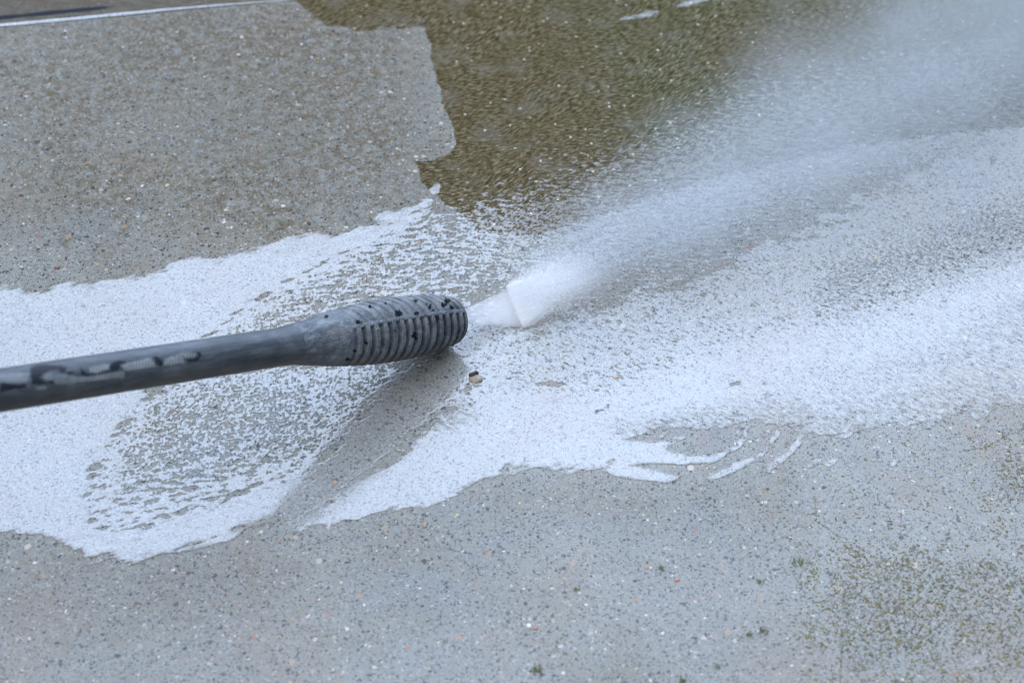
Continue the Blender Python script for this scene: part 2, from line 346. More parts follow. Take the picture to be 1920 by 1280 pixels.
ISL = [[(1150, 824), (1200, 826), (1235, 835), (1255, 848), (1300, 856), (1345, 851), (1370, 840), (1364, 856), (1330, 868), (1280, 872), (1230, 868), (1150, 866)],
       [(1140, 868), (1185, 874), (1240, 884), (1285, 900), (1240, 904), (1170, 896), (1140, 890)], [(1226, 832), (1262, 820), (1300, 806), (1305, 812), (1270, 828), (1236, 838)],
       [(1313, 902), (1350, 884), (1385, 863), (1422, 851), (1436, 832), (1458, 804), (1466, 806), (1444, 840), (1426, 861), (1382, 881), (1332, 904)],
       [(1366, 848), (1380, 834), (1400, 800), (1410, 802), (1392, 836), (1374, 850)],
       [(1430, 882), (1450, 863), (1478, 846), (1500, 812), (1512, 812), (1492, 846), (1466, 869), (1440, 888)], [(1503, 884), (1525, 862), (1540, 856), (1545, 862), (1520, 880)],
       [(1543, 873), (1560, 860), (1572, 860), (1560, 874), (1546, 877)], [(1628, 868), (1640, 858), (1648, 860), (1638, 870)], [(1666, 872), (1678, 858), (1685, 862), (1676, 876)],
       [(1343, 990), (1352, 982), (1364, 980), (1360, 990), (1350, 1000)], [(806, 352), (826, 346), (824, 362), (812, 366), (800, 360)],
       [(1645, 988), (1660, 982), (1664, 988), (1650, 991)], [(1680, 986), (1692, 985), (1692, 988)], [(1706, 986), (1720, 984), (1716, 989)],
       [(1505, 982), (1514, 978), (1521, 984), (1516, 992), (1507, 991)], [(1620, 940), (1632, 942), (1628, 948)], [(1720, 944), (1732, 942), (1730, 948)], [(1645, 966), (1656, 965), (1652, 970)],
       [(1146, 40), (1180, 30), (1238, 20), (1234, 28), (1170, 42)], [(1256, 16), (1280, 4), (1330, -8), (1350, -4), (1290, 12), (1264, 19)], [(1820, 892), (1836, 889), (1834, 895)], [(1700, 890), (1712, 892), (1706, 899)],
       [(1895, 806), (1915, 798), (1920, 806), (1900, 814)], [(1898, 878), (1920, 872), (1918, 882)]]
HOLES = [[(935, 885), (955, 868), (962, 872), (950, 888)], [(1105, 770), (1125, 768), (1142, 757), (1140, 766), (1118, 776)], [(1000, 712), (1040, 716), (1060, 722), (1050, 728), (1020, 722)],
         [(1350, 728), (1375, 718), (1395, 708), (1400, 716), (1370, 730)], [(1420, 718), (1436, 715), (1440, 722)], [(1426, 738), (1450, 738), (1440, 746)], [(1145, 708), (1165, 698), (1160, 708)]]
dx, dy = 0.00078, 0.00092
fx = np.arange(-0.80, 0.86, dx); fy = np.arange(-0.40, 0.66, dy)
FX, FY = np.meshgrid(fx, fy)
px, py = to_px(FX, FY)
vis = (px > -900) & (px < 2800) & (py > -60) & (py < 1400)
# low resolution distance fields, enlarged bilinearly
K = 6
lx, ly = np.arange(fx[0], fx[-1] + 2 * K * dx, K * dx), np.arange(fy[0], fy[-1] + 2 * K * dy, K * dy)
LX, LY = np.meshgrid(lx, ly); lpx, lpy = to_px(LX, LY)
def up(A):
    tx = (fx - lx[0]) / (K * dx); ty = (fy - ly[0]) / (K * dy)
    ix, iy = np.floor(tx + 1e-6).astype(int), np.floor(ty + 1e-6).astype(int); ux, uy = tx - ix, (ty - iy)[:, None]
    r0 = A[iy][:, ix] * (1 - ux) + A[iy][:, ix + 1] * ux
    r1 = A[iy + 1][:, ix] * (1 - ux) + A[iy + 1][:, ix + 1] * ux
    return r0 * (1 - uy) + r1 * uy
_u, _v = rot(FX, FY, R(12)); e1 = fbm(_u * 30, _v * 75, 4, 21, 0.62); e2 = fbm(FX * 220, FY * 220, 3, 25, 0.6)
_u, _v = rot(FX, FY, R(30)); e3 = fbm(_u * 26, _v * 170, 4, 27, 0.65)
edge = e1 * 12 + e2 * 3 + e3 * 11
sF1, sD1, sD2, sL, sB = (up(sdf(p_, lpx, lpy)) for p_ in (F1, D1, D2, LANE, B))
sI = np.full(lpx.shape, -1e9)
for p_ in ISL: sI = np.maximum(sI, sdf(p_, lpx, lpy))
sI = up(sI); sH = np.full(lpx.shape, -1e9)
for p_ in HOLES: sH = np.maximum(sH, sdf(p_, lpx, lpy))
sH = up(sH)
def anis(ang, su, sv, seed, octv=3, gain=0.55):
    u, v = rot(FX, FY, ang); v_ = fbm(u * su, v * sv, octv, seed, gain)
    s_ = v_[::7, ::7]; return (v_ - s_.mean()) / s_.std()
nA = anis(R(10), 95, 260, 40)        # long horizontal holes, near the wand
nB = 0.72 * anis(R(5), 430, 350, 50) + 0.42 * anis(R(12), 120, 190, 55, 4, 0.7) + 0.25 * anis(R(-8), 650, 560, 58, 2)        # small round droplets
nC = anis(R(-33), 130, 400, 60)      # swept streaks on the right
nD = anis(R(-12), 110, 330, 70)      # flecks over the algae
nE = anis(R(-20), 420, 700, 80)      # very fine pelted texture
def cells(scale, seed):               # ridged cells: beads with thin walls
    return -np.abs(perlin(FX * scale + 5 * seed, FY * scale * 1.25, seed)) - 0.6 * np.abs(perlin(FX * scale * 1.9, FY * scale * 2.2 + 3, seed + 3))
ce = cells(150, 90); s_ = ce[::7, ::7]; ce = (ce - s_.mean()) / s_.std()
# coverage c in standard deviations of the noise: +3 is a closed film, -3 is bare
big = 6.0
f = np.full(FX.shape, -3.0)
def lay(f, w, val): return f * (1 - w) + val * w
# right-hand fields
T = [(790, 385), (815, 350), (950, 300), (1060, 255), (1200, 190), (1400, 90), (1700, 30), (3000, -200), (3000, 160), (1600, 420), (1300, 570), (1000, 620), (840, 600), (780, 500), (770, 440)]
RR = [(790, 560), (1000, 600), (1300, 520), (1600, 380), (1920, 240), (3000, 80), (3000, 380), (1920, 540), (1750, 640), (1400, 720), (1200, 780), (1000, 770), (900, 760), (850, 720), (800, 680)]
sT, sR = up(sdf(T, lpx, lpy)), up(sdf(RR, lpx, lpy))
wT = sstep(sT + e1 * 30, -12, 14)
cT = -1.30 + 2.0 * sstep(sT, 10, 130) + 0.35 * np.exp(-(((px - 900) / 110) ** 2 + ((py - 400) / 40) ** 2))
f = lay(f, wT, cT + 0.75 * nD + 0.55 * nE * sstep(sT, 20, 120) + 0.3 * nE)
wR = sstep(sR + e1 * 30, -40, 40)
cR = 1.15 + 0.40 * sstep(px, 1000, 1700) + 0.5 * e1
f = lay(f, wR, cR + 0.62 * nC + 0.45 * nE + 0.25 * nB)
# droplet fields round the wand
wD1 = sstep(sD1 + edge, -6, 6)
cD1 = 0.10 + 0.9 * (1 - sstep(sD1, 0, 55)) * (1 - sstep(px, 760, 820)) + 0.35 * sstep(470 - px, 0, 150) + 0.35 * e1 - 0.25 * np.exp(-(((px - 640) / 90) ** 2 + ((py - 560) / 50) ** 2))
f = lay(f, wD1, cD1 + 0.25 + 0.7 * nA * sstep(px, 400, 620) + 0.75 * nB + 0.12 * ce)
f = lay(f, sstep(sF1 + edge, -13, 13), 3.0)
band = sstep(-np.abs(sF1 + 0 * px), -40, 0) * sstep(sD1, -40, 0)
wD2 = sstep(sD2 + edge * 1.5, -22, 16)
low = sstep(py + 0.15 * px, 880, 1010)
cD2 = -0.15 + 0.75 * (1 - sstep(sD2, 0, 70)) * (1 - sstep(px, 600, 700)) + 0.35 * low + 0.5 * sstep(300 - px, 0, 130) + 0.45 * np.exp(-(((px - 640) / 90) ** 2 + ((py - 760) / 60) ** 2)) + 0.4 * e1
f = lay(f, wD2, cD2 + 0.3 + nA * (0.15 + 0.85 * low) + nB * (0.85 - 0.5 * low) + 0.15 * ce * (1 - low) + 0.12 * nE)
nf = 0.9 * sstep(sB, -60, 60)
sBe = sB + edge
f = lay(f, sstep(sBe, -14, 14), 0.95 + 2.4 * sstep(sB, 0, 90) * (1 - 0.45 * sstep(px, 1350, 1800)) * (1 - 0.35 * sstep(930 - py, 0, 400)) + sstep(py, 780, 850) * 2 + sstep(760 - px, 0, 60) * 2 + 0.55 * nC + 0.25 * nE + 0.2 * ce)
wL = sstep(sL + edge * 0.8 + 12, -5, 5)
f = lay(f, wL, 0.9 + 0.3 * nA + 0.45 * nB)
f = np.maximum(f, -3 + 6 * sstep(sI + edge * 0.22, -7.5, 5))
f = lay(f, sstep(sH + edge * 0.3, -4, 4), -2.0)
# shallow glitter of standing drops in the lower middle
gl_ = np.exp(-(((px - 1130) / 200) ** 2 + ((py - 1140) / 85) ** 2)) * 1.5 + 1.0 * np.exp(-(((px - 60) / 160) ** 2 + ((py - 1190) / 60) ** 2))
f = np.where(f < -2.2, -3.1 + gl_ + 0.8 * nE + 0.5 * nB, f)
f = np.where(vis, f, -3.0)
f = np.clip(f, -3, 3)
# the water sheet: contour triangles where f > 0
def contour(f, X, Y, hfun):
    ny, nx = f.shape
    keep = (np.maximum(np.maximum(f[:-1, :-1], f[:-1, 1:]), np.maximum(f[1:, :-1], f[1:, 1:])) > 0)
    jj, ii = np.nonzero(keep)
    i00 = jj * nx + ii; i10 = i00 + 1; i01 = i00 + nx; i11 = i01 + 1
    F = f.ravel(); full = (F[i00] > 0) & (F[i10] > 0) & (F[i01] > 0) & (F[i11] > 0)
    q = np.stack([i00, i10, i11, i01], 1)[full]
    t = np.concatenate([np.stack([i00, i10, i11], 1)[~full], np.stack([i00, i11, i01], 1)[~full]])
    s = F[t] > 0; cnt = s.sum(1)
    tris = [np.concatenate([q[:, [0, 1, 2]], q[:, [0, 2, 3]]]), t[cnt == 3]]
    V = [np.stack([X.ravel(), Y.ravel()], 1)]; FV = [F]; nbase = len(F)
    edges = []; out = []
    for want in (1, 2):
        tt = t[cnt == want]; ss = (F[tt] > 0)
        k = np.argmax(ss if want == 1 else ~ss, 1); r = np.arange(len(tt))
        a_, b_, c_ = tt[r, k], tt[r, (k + 1) % 3], tt[r, (k + 2) % 3]
        out.append((want, a_, b_, c_))
    E = np.concatenate([np.sort(np.stack([o[1], o[j]], 1), 1) for o in out for j in (2, 3)])
    key = E[:, 0].astype(np.int64) * nbase + E[:, 1]
    uk, inv = np.unique(key, return_inverse=True)
    ea, eb = uk // nbase, uk % nbase
    tt_ = (F[ea] / (F[ea] - F[eb]))[:, None]
    XY = V[0]; ev = XY[ea] * (1 - tt_) + XY[eb] * tt_
    inv = inv + nbase; p = 0
    for want, a_, b_, c_ in out:
        n = len(a_); ab = inv[p:p + n]; ac = inv[p + n:p + 2 * n]; p += 2 * n
        if want == 1: tris.append(np.stack([a_, ab, ac], 1))
        else: tris += [np.stack([ab, b_, c_], 1), np.stack([ab, c_, ac], 1)]
    T_ = np.concatenate(tris); XYa = np.concatenate([XY, ev]); Fa = np.concatenate([F, np.zeros(len(ev))])
    used, T2 = np.unique(T_, return_inverse=True)
    XYa, Fa = XYa[used], Fa[used]
    return np.concatenate([XYa, hfun(Fa, XYa)[:, None]], 1), T2.reshape(-1, 3), Fa
SOFT = (1 - sstep(np.maximum(np.maximum(sdf(D1, lpx, lpy), sdf(D2, lpx, lpy)), np.maximum(sdf(T, lpx, lpy), sdf(RR, lpx, lpy))), -30, 5)) * (1 - sstep(sdf(LANE, lpx, lpy), -25, 0))
v, t, fa = contour(f, FX, FY, lambda F_, xy: 0.00012 + 0.00020 * np.sqrt(np.clip(F_ / 0.7, 0, 1)) + 0.00009 * perlin(xy[:, 0] * 95, xy[:, 1] * 95, 5) * np.clip(F_, 0, 1))
water = mesh_obj('water', v, t, WATER)
wpx, wpy = to_px(v[:, 0], v[:, 1])
def up_at(A):      # bilinear look-up of the coarse fields at the water vertices
    tx = (v[:, 0] - lx[0]) / (K * dx); ty = (v[:, 1] - ly[0]) / (K * dy); ix, iy = np.floor(tx).astype(int), np.floor(ty).astype(int); ux, uy = tx - ix, ty - iy
    ix = np.clip(ix, 0, A.shape[1] - 2); iy = np.clip(iy, 0, A.shape[0] - 2)
    return (A[iy, ix] * (1 - ux) + A[iy, ix + 1] * ux) * (1 - uy) + (A[iy + 1, ix] * (1 - ux) + A[iy + 1, ix + 1] * ux) * uy
for k, A in zip(('algae', 'green', 'dirt', 'wet', 'far_slab'), fields(LX, LY, lpx, lpy)[:5]): set_attr(water, k, up_at(A))
sof = up_at(SOFT)
set_attr(water, 'cover', np.where(sof > 0, 1, 1) * (sstep(fa, -0.15, 0.9) * (1 - sof) + sstep(fa, 0.0, 2.9) * sof)); set_attr(water, 'streak', sstep(wpx + 0.4 * (wpy - 700), 1250, 1650)); set_attr(water, 'slot', np.zeros(len(v)))
set_attr(water, 'veil', sstep(up_at(sdf(T, lpx, lpy)), 20, 110) * sstep(-up_at(sdf(RR, lpx, lpy)), -60, 40) * sstep(wpx, 900, 1100))
set_attr(water, 'churn', sstep(wpx, 880, 1050) * (1 - sstep(wpy - (730 - 0.28 * (wpx - 1000)), -60, 60)))
tag(water, 'thin milky sheet of rinse water with beads and dry islands spread over the concrete', kind='structure')
print('water tris', len(t))

# water lying in the slab joint
def bead(pts, halfw, h, mat, name):
    P = [at(*p) for p in pts]; ds = []
    path = []
    for a_, b_ in zip(P[:-1], P[1:]):
        n = max(2, int((b_ - a_).length / 0.004))
        for k in range(n): path.append(a_.lerp(b_, k / n))
    path.append(P[-1]); L = len(path); V = []; F = []
    for i, p in enumerate(path):
        d_ = (path[min(i + 1, L - 1)] - path[max(i - 1, 0)]).normalized(); s_ = Vector((-d_.y, d_.x, 0))
        ws = halfw * (1 + 0.28 * float(perlin(np.array([i * 0.21]), np.array([3.3]), 9)[0])) * min(1, (L - i) / 60 + 0.12)
        for k in range(7):
            t_ = k / 6 * 2 - 1
            V.append((p.x + s_.x * t_ * ws, p.y + s_.y * t_ * ws, 0.0002 + h * (1 - t_ * t_)))
        if i:
            for k in range(6):
                b0 = (i - 1) * 7 + k; F.append((b0, b0 + 7, b0 + 8, b0 + 1))
    o = mesh_obj(name, V, F, mat); set_attr(o, 'cover', [1.0] * len(V)); return o
jw = bead([(-160, 62), (0, 48), (135, 36), (268, 23), (282, 22), (300, 19.5), (440, 8), (545, 0), (640, -9)], 0.0024, 0.0004, WATER, 'water')
tag(jw, kind='structure')

# ------------------------------------------------------------------ pressure washer lance
def inv(x): return 0.6705 + 0.000193 * (970 - x)
def axis_pt(x): return at_depth(x, 731.5 - 0.155 * x, 1 / inv(x))
TIPX = 845
TIP = axis_pt(TIPX); back = (axis_pt(0) - TIP).normalized()
tocam = (CAM - axis_pt(700)); zz = (tocam - back * tocam.dot(back)).normalized(); yy = zz.cross(back).normalized()
MW = Matrix((back, yy, zz)).transposed().to_4x4(); MW.translation = TIP
lance = bpy.data.objects.new('pressure_washer_lance', None); col.objects.link(lance); lance.matrix_world = MW
tag(lance, 'dark grey pressure washer lance with a ribbed bulging nozzle, held just above the wet concrete', 'pressure washer')
UPS = 1.0 if to_px(*(TIP + yy * 0.01))[1] < to_px(*TIP)[1] else -1.0     # +1: local +y shows upward
prof_px = [(300, 37), (480, 37), (520, 36.5), (545, 37.5), (565, 41), (584, 44.5), (610, 50), (640, 54.5), (665, 57.5), (701, 60), (735, 60.5), (766, 59), (795, 56), (818, 52.5), (838, 47.5), (845, 45)]
PS = np.array([(axis_pt(x) - TIP).length for x, _ in prof_px][::-1]); PR = np.array([r_ / inv(x) / FPX for x, r_ in prof_px][::-1])
S_HEAD = (axis_pt(548) - TIP).length; S_RIB0 = (axis_pt(622) - TIP).length
print('head length', S_HEAD, 'tip height', TIP.z, 'max r', PR.max())
def lathe_grid(s_, th, rfun, name, mat, parent, close=True):
    S, TH = np.meshgrid(s_, th, indexing='ij'); r_ = rfun(S, TH)
    Vv = np.stack([S, r_ * np.sin(TH), r_ * np.cos(TH)], -1).reshape(-1, 3)
    ns, nt = S.shape; id_ = np.arange(ns * nt).reshape(ns, nt); idr = np.roll(id_, -1, 1)
    Ff = np.stack([id_[:-1], idr[:-1], idr[1:], id_[1:]], -1).reshape(-1, 4)
    o = mesh_obj(name, Vv, Ff, mat, parent); return o, Vv
def world_px(Vv):
    A = np.array(MW); Wp = Vv @ A[:3, :3].T + A[:3, 3]
    return to_px(Wp[:, 0], Wp[:, 1], Wp[:, 2])
def plastic(name, ramp, rough=0.55, scale=(60, 260)):
    m = M(name); tc_ = m.n('ShaderNodeTexCoord').outputs['Object']
    n1 = m.noise(m.map(tc_, (scale[0], scale[1], scale[1])), 1, 4, 0.65).outputs[0]
    n2 = m.noise(tc_, 900, 3, 0.7).outputs[0]; n3 = m.noise(tc_, 70, 4, 0.6).outputs[0]
    t_ = m.math('ADD', m.math('MULTIPLY', n1, 0.5), m.math('ADD', m.math('MULTIPLY', n2, 0.2), m.math('MULTIPLY', n3, 0.3)))
    c = m.ramp(m.rng(t_, 0.34, 0.66, 0, 1, False), ramp)
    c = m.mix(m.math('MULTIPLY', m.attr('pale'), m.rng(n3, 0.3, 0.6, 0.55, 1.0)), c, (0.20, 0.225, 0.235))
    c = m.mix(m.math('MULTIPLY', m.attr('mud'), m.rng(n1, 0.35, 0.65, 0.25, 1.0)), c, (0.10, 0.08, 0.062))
    c = m.mix(m.attr('chip'), c, (0.004, 0.006, 0.010))
    b = m.n('ShaderNodeBsdfPrincipled'); m.l(c, b.inputs['Base Color'])
    m.put(b.inputs['Roughness'], m.rng(n2, 0.3, 0.7, rough - 0.12, rough + 0.12)); m.put(b.inputs['Specular IOR Level'], m.math('MULTIPLY_ADD', m.attr('chip'), -0.3, 0.4))
    m.l(m.bump(m.math('ADD', n2, n1), 0.35, 0.0004), b.inputs['Normal']); m.l(b.outputs[0], m.out.inputs[0]); return m.m
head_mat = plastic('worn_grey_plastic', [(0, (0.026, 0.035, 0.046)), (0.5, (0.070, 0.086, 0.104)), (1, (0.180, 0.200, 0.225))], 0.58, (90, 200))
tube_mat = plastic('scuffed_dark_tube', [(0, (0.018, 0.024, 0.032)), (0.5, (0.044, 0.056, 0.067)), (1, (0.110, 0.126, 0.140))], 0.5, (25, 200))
SEAM = UPS * R(17)
NR = 15
def angd(a_, b_): return (a_ - b_ + math.pi) % (2 * math.pi) - math.pi
def head_r(S, TH):
    base = np.interp(S, PS, PR)
    dth = angd(TH, SEAM); dth2 = angd(TH, SEAM + math.pi)
    upper = (dth * UPS > 0) & (np.abs(dth) < math.pi)
    k = S / S_RIB0 * NR
    k = k + np.where(upper, 0.45 - 0.75 * np.abs(dth), 0.08 * np.abs(dth))
    ph = k % 1.0                                   # 0 at the rear edge of each rib, counted from the tip
    gro = sstep(ph, 0.00, 0.07) * (1 - sstep(ph, 0.28, 0.66))
    dep = np.where(upper, 0.0013 + 0.0030 * sstep(-S, -0.016, 0.0), 0.0040 + 0.0026 * sstep(-S, -S_RIB0 * 0.75, 0.0))
    dep = dep * sstep(-S, -S_RIB0, -S_RIB0 * 0.86)
    nearseam = sstep(np.minimum(np.abs(dth), np.abs(dth2)) * base, 0.0012, 0.0020)
    rimk = sstep(S, 0.0008, 0.0016)
    r_ = base - dep * gro * nearseam * rimk
    r_ += 0.0004 * fbm(S * 260, TH * 5, 3, 33) + 0.00025 * perlin(S * 900, TH * 14, 8)
    return r_
s_ = np.linspace(0, S_HEAD, 720); th_ = np.linspace(0, 2 * math.pi, 380, endpoint=False)
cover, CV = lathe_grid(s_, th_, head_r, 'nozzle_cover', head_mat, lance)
hx, hy = world_px(CV); front = CV[:, 2] > 0
chips = [(695, 575, 4), (673, 604, 6), (747, 588, 8), (779, 565, 5.5), (782, 587, 4.5), (776, 628, 6), (779, 634, 4), (686, 643, 4), (664, 658, 3.5), (653, 673, 5), (740, 620, 3), (612, 594, 4), (708, 619, 2.5),
         (806, 575, 5), (812, 581, 3), (832, 571, 6), (800, 571, 3), (723, 569, 2.5), (838, 564, 6), (794, 592, 5), (846, 577, 5), (820, 597, 3.5), (729, 651, 3)]
wob = fbm(hx / 6, hy / 6, 3, 12) * 4.2
ch = np.zeros(len(CV))
for x_, y_, r_ in chips: ch = np.maximum(ch, sstep(r_ * 0.78 - np.hypot((hx - x_) * 0.85, hy - y_) + wob, -1.3, 1.6))
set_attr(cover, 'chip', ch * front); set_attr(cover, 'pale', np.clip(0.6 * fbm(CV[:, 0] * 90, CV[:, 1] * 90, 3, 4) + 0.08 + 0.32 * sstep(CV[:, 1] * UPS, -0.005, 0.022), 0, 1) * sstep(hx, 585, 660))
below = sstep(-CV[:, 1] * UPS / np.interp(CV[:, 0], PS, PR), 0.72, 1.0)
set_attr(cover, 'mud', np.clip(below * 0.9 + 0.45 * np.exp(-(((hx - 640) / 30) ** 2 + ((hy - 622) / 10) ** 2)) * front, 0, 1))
def ring(prof, name, mat, parent, n=96):
    P_ = np.array(prof); th = np.linspace(0, 2 * math.pi, n, endpoint=False)
    S, TH = np.meshgrid(P_[:, 0], th, indexing='ij'); r_ = np.repeat(P_[:, 1][:, None], n, 1)
    Vv = np.stack([S, r_ * np.sin(TH), r_ * np.cos(TH)], -1).reshape(-1, 3)
    id_ = np.arange(S.size).reshape(S.shape); idr = np.roll(id_, -1, 1)
    o = mesh_obj(name, Vv, np.stack([id_[:-1], idr[:-1], idr[1:], id_[1:]], -1).reshape(-1, 4), mat, parent)
    for k in ('chip', 'pale', 'mud'): set_attr(o, k, np.zeros(len(Vv)))
    return o
R0 = float(np.interp(0, PS, PR))
ring([(0.0, R0 - 0.0002), (-0.0012, R0 - 0.0007), (-0.0018, R0 - 0.002), (-0.0012, R0 - 0.0038), (0.004, R0 - 0.0046), (0.014, R0 - 0.0062), (0.016, 0.001), (0.016, 0.0001)], 'front_rim', head_mat, lance)
brass = plastic('dull_brass', [(0, (0.16, 0.11, 0.05)), (1, (0.30, 0.22, 0.10))], 0.35)
ring([(0.017, 0.0062), (0.0125, 0.0062), (0.0115, 0.0054), (0.008, 0.005), (0.0075, 0.004), (0.0078, 0.0012), (0.0095, 0.0008), (0.0095, 0.0001)], 'spray_nozzle', brass, lance, 48)
# the long seam rib of the cover stands a little proud
def seam(sign):
    V = []; F = []; ss = np.linspace(0.0, S_RIB0 * 1.02, 160); th0 = SEAM if sign > 0 else SEAM + math.pi
    for i, s0 in enumerate(ss):
        r0 = float(np.interp(s0, PS, PR))
        for j, (dt, dr) in enumerate(((-0.0016, -0.0010), (-0.0011, -0.00008), (0.0, 0.00006), (0.0011, -0.00008), (0.0016, -0.0010))):
            t_ = th0 + dt / r0; rr = r0 + dr * (1 if s0 < S_RIB0 * 0.93 else max(0.0, (S_RIB0 * 1.02 - s0) / (S_RIB0 * 0.09)))
            V.append((s0, rr * math.sin(t_), rr * math.cos(t_)))
        if i:
            for j in range(4): b0 = (i - 1) * 5 + j; F.append((b0, b0 + 1, b0 + 6, b0 + 5))
    o = mesh_obj('seam_rib', V, F, head_mat, cover)
    for k, v_ in (('chip', 0), ('pale', 0.12), ('mud', 0.1)): set_attr(o, k, np.full(len(V), v_))
seam(1); seam(-1)
# the tube
TL = (axis_pt(-40) - TIP).length + 0.34
s_ = np.concatenate([np.linspace(S_HEAD - 0.006, (axis_pt(-40) - TIP).length, 900), np.linspace((axis_pt(-40) - TIP).length + 0.01, TL, 30)])
RT = 36.8 / inv(480) / FPX
def tube_r(S, TH):
    r_ = np.where(S < S_HEAD + 0.03, np.interp(S, PS, PR), RT); w_ = sstep(S, S_HEAD, S_HEAD + 0.03)
    r_ = r_ * (1 - w_) + RT * w_
    return r_ + 0.00015 * fbm(S * 90, TH * 3, 2, 35) - 0.0008 * (1 - sstep(S, S_HEAD - 0.006, S_HEAD + 0.0005))
tube, TV = lathe_grid(s_, np.linspace(0, 2 * math.pi, 200, endpoint=False), tube_r, 'tube', tube_mat, lance)
tx_, ty_ = world_px(TV); front = TV[:, 2] > 0
def zp(P): return [(x / 3.84, 500 + y / 3.84) for x, y in P]
blk = [[(215, 715), (300, 700), (400, 705), (485, 715), (470, 765), (400, 745), (330, 762), (290, 795), (330, 820), (395, 815), (385, 840), (228, 850)],
       [(575, 725), (598, 745), (625, 768), (700, 772), (790, 745), (800, 690), (850, 672), (905, 675), (905, 692), (868, 705), (850, 745), (760, 768), (640, 790), (592, 780)],
       [(1100, 655), (1130, 635), (1150, 660), (1175, 685), (1160, 725), (1125, 700)], [(0, 825), (90, 845), (185, 848), (190, 875), (60, 890), (0, 900)],
       [(1310, 640), (1340, 665), (1400, 662), (1428, 640), (1412, 612), (1440, 605), (1452, 640), (1430, 668), (1380, 685), (1325, 675)], [(480, 760), (520, 745), (540, 770), (500, 775)]]
pal = [[(-300, 780), (210, 760), (205, 830), (100, 838), (-300, 835)], [(300, 800), (340, 765), (460, 770), (590, 790), (800, 760), (900, 745), (900, 800), (420, 850)], [(640, 720), (790, 695), (785, 735), (700, 765), (635, 760)],
       [(870, 710), (910, 690), (1090, 655), (1120, 705), (1160, 730), (1190, 660), (1320, 620), (1420, 620), (1400, 655), (1340, 660), (1330, 690), (900, 755)], [(250, 860), (330, 850), (340, 885), (260, 885)]]
wob = fbm(tx_ / 10, ty_ / 6, 3, 14) * 2.2
c1 = np.full(len(TV), -99.0); c2 = c1.copy()
sel = front & (tx_ > -60) & (tx_ < 420)
for p_ in blk: c1[sel] = np.maximum(c1[sel], sdf(zp(p_), tx_[sel], ty_[sel]))
for p_ in pal: c2[sel] = np.maximum(c2[sel], sdf(zp(p_), tx_[sel], ty_[sel]))
# raised strokes of the rubbed-off print
ribs = 0.5 + 0.5 * np.sin(tx_ / 5.5 * 2 * math.pi + 3 * perlin(tx_ / 30, ty_ / 30, 3))
set_attr(tube, 'chip', 0.85 * sstep(c1 + wob * 1.6, -3.0, 3.5))
set_attr(tube, 'pale', sstep(c2 + wob, -1.5, 3.0) * (0.45 + 0.55 * ribs * (sstep(tx_, 120, 160))))
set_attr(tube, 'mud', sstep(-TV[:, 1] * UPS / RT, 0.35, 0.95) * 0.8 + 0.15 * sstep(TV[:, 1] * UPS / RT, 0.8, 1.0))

# ------------------------------------------------------------------ spray
def volmat(name, D, colr, kind, aniso=0.0, **kw):
    m = M(name); tc_ = m.n('ShaderNodeTexCoord').outputs['Object']
    pv = m.n('ShaderNodeVolumePrincipled'); pv.inputs['Color'].default_value = tuple(colr) + (1,); pv.inputs['Anisotropy'].default_value = aniso
    if kind == 'ball':
        ln = m.n('ShaderNodeVectorMath', operation='LENGTH'); m.l(tc_, ln.inputs[0])
        r_ = m.rng(ln.outputs['Value'], 1.0, kw.get('core', 0.15), 0, 1)
        st = m.noise(m.map(tc_, kw.get('ns', (2, 9, 9))), 1.0, 3, 0.6).outputs[0]
        dn = m.math('MULTIPLY', m.math('POWER', r_, kw.get('pow', 1.6)), m.math('MULTIPLY', m.rng(st, 0.25, 0.75, kw.get('lo', 0.45), 1.55, False), D))
        m.l(dn, pv.inputs['Density'])
    elif kind == 'flat': pv.inputs['Density'].default_value = D
    elif kind == 'plume':
        L, w0, w1 = kw['L'], kw['w0'], kw['w1']
        sp = m.n('ShaderNodeSeparateXYZ'); m.l(tc_, sp.inputs[0]); x, y, z = sp.outputs
        u = m.math('DIVIDE', x, L); w = m.math('MULTIPLY_ADD', u, w1 - w0, w0)
        zz_ = m.math('SUBTRACT', z, m.math('MULTIPLY', w, 0.30))
        rr = m.math('DIVIDE', m.math('SQRT', m.math('ADD', m.math('MULTIPLY', y, y), m.math('MULTIPLY', m.math('MULTIPLY', zz_, zz_), 3.0))), w)
        wn_ = m.noise(tc_, 14, 1, 0.55).outputs[0]
        rr = m.math('ADD', rr, m.math('MULTIPLY_ADD', wn_, 0.7, -0.35))
        p_ = m.rng(rr, 1.0, 0.0, 0, 1)
        st = m.noise(m.map(tc_, (9, 45, 45)), 1.0, 1, 0.6).outputs[0]
        ends = m.math('MULTIPLY', m.rng(u, 0.0, 0.03), kw.get('gain', 1.0))
        prof = m.n('ShaderNodeFloatCurve'); m.l(u, prof.inputs['Value']); cu = prof.mapping.curves[0]
        pts_ = kw['curve']; cu.points[0].location = pts_[0]; cu.points[1].location = pts_[-1]
        for q in pts_[1:-1]: cu.points.new(*q)
        prof.mapping.update()
        dn = m.math('DIVIDE', m.math('MULTIPLY', m.math('MULTIPLY', p_, prof.outputs[0]), m.math('MULTIPLY', m.rng(st, 0.3, 0.7, 0.86, 1.14, False), m.math('MULTIPLY', ends, D))), w)
        m.l(dn, pv.inputs['Density'])
    m.l(pv.outputs[0], m.out.inputs['Volume']); return m.m
def closed(name, V, F, mat, smooth=True):
    import bmesh
    o = mesh_obj(name, V, F, mat, None, smooth); b = bmesh.new(); b.from_mesh(o.data)
    bmesh.ops.recalc_face_normals(b, faces=b.faces); b.to_mesh(o.data); b.free(); return o
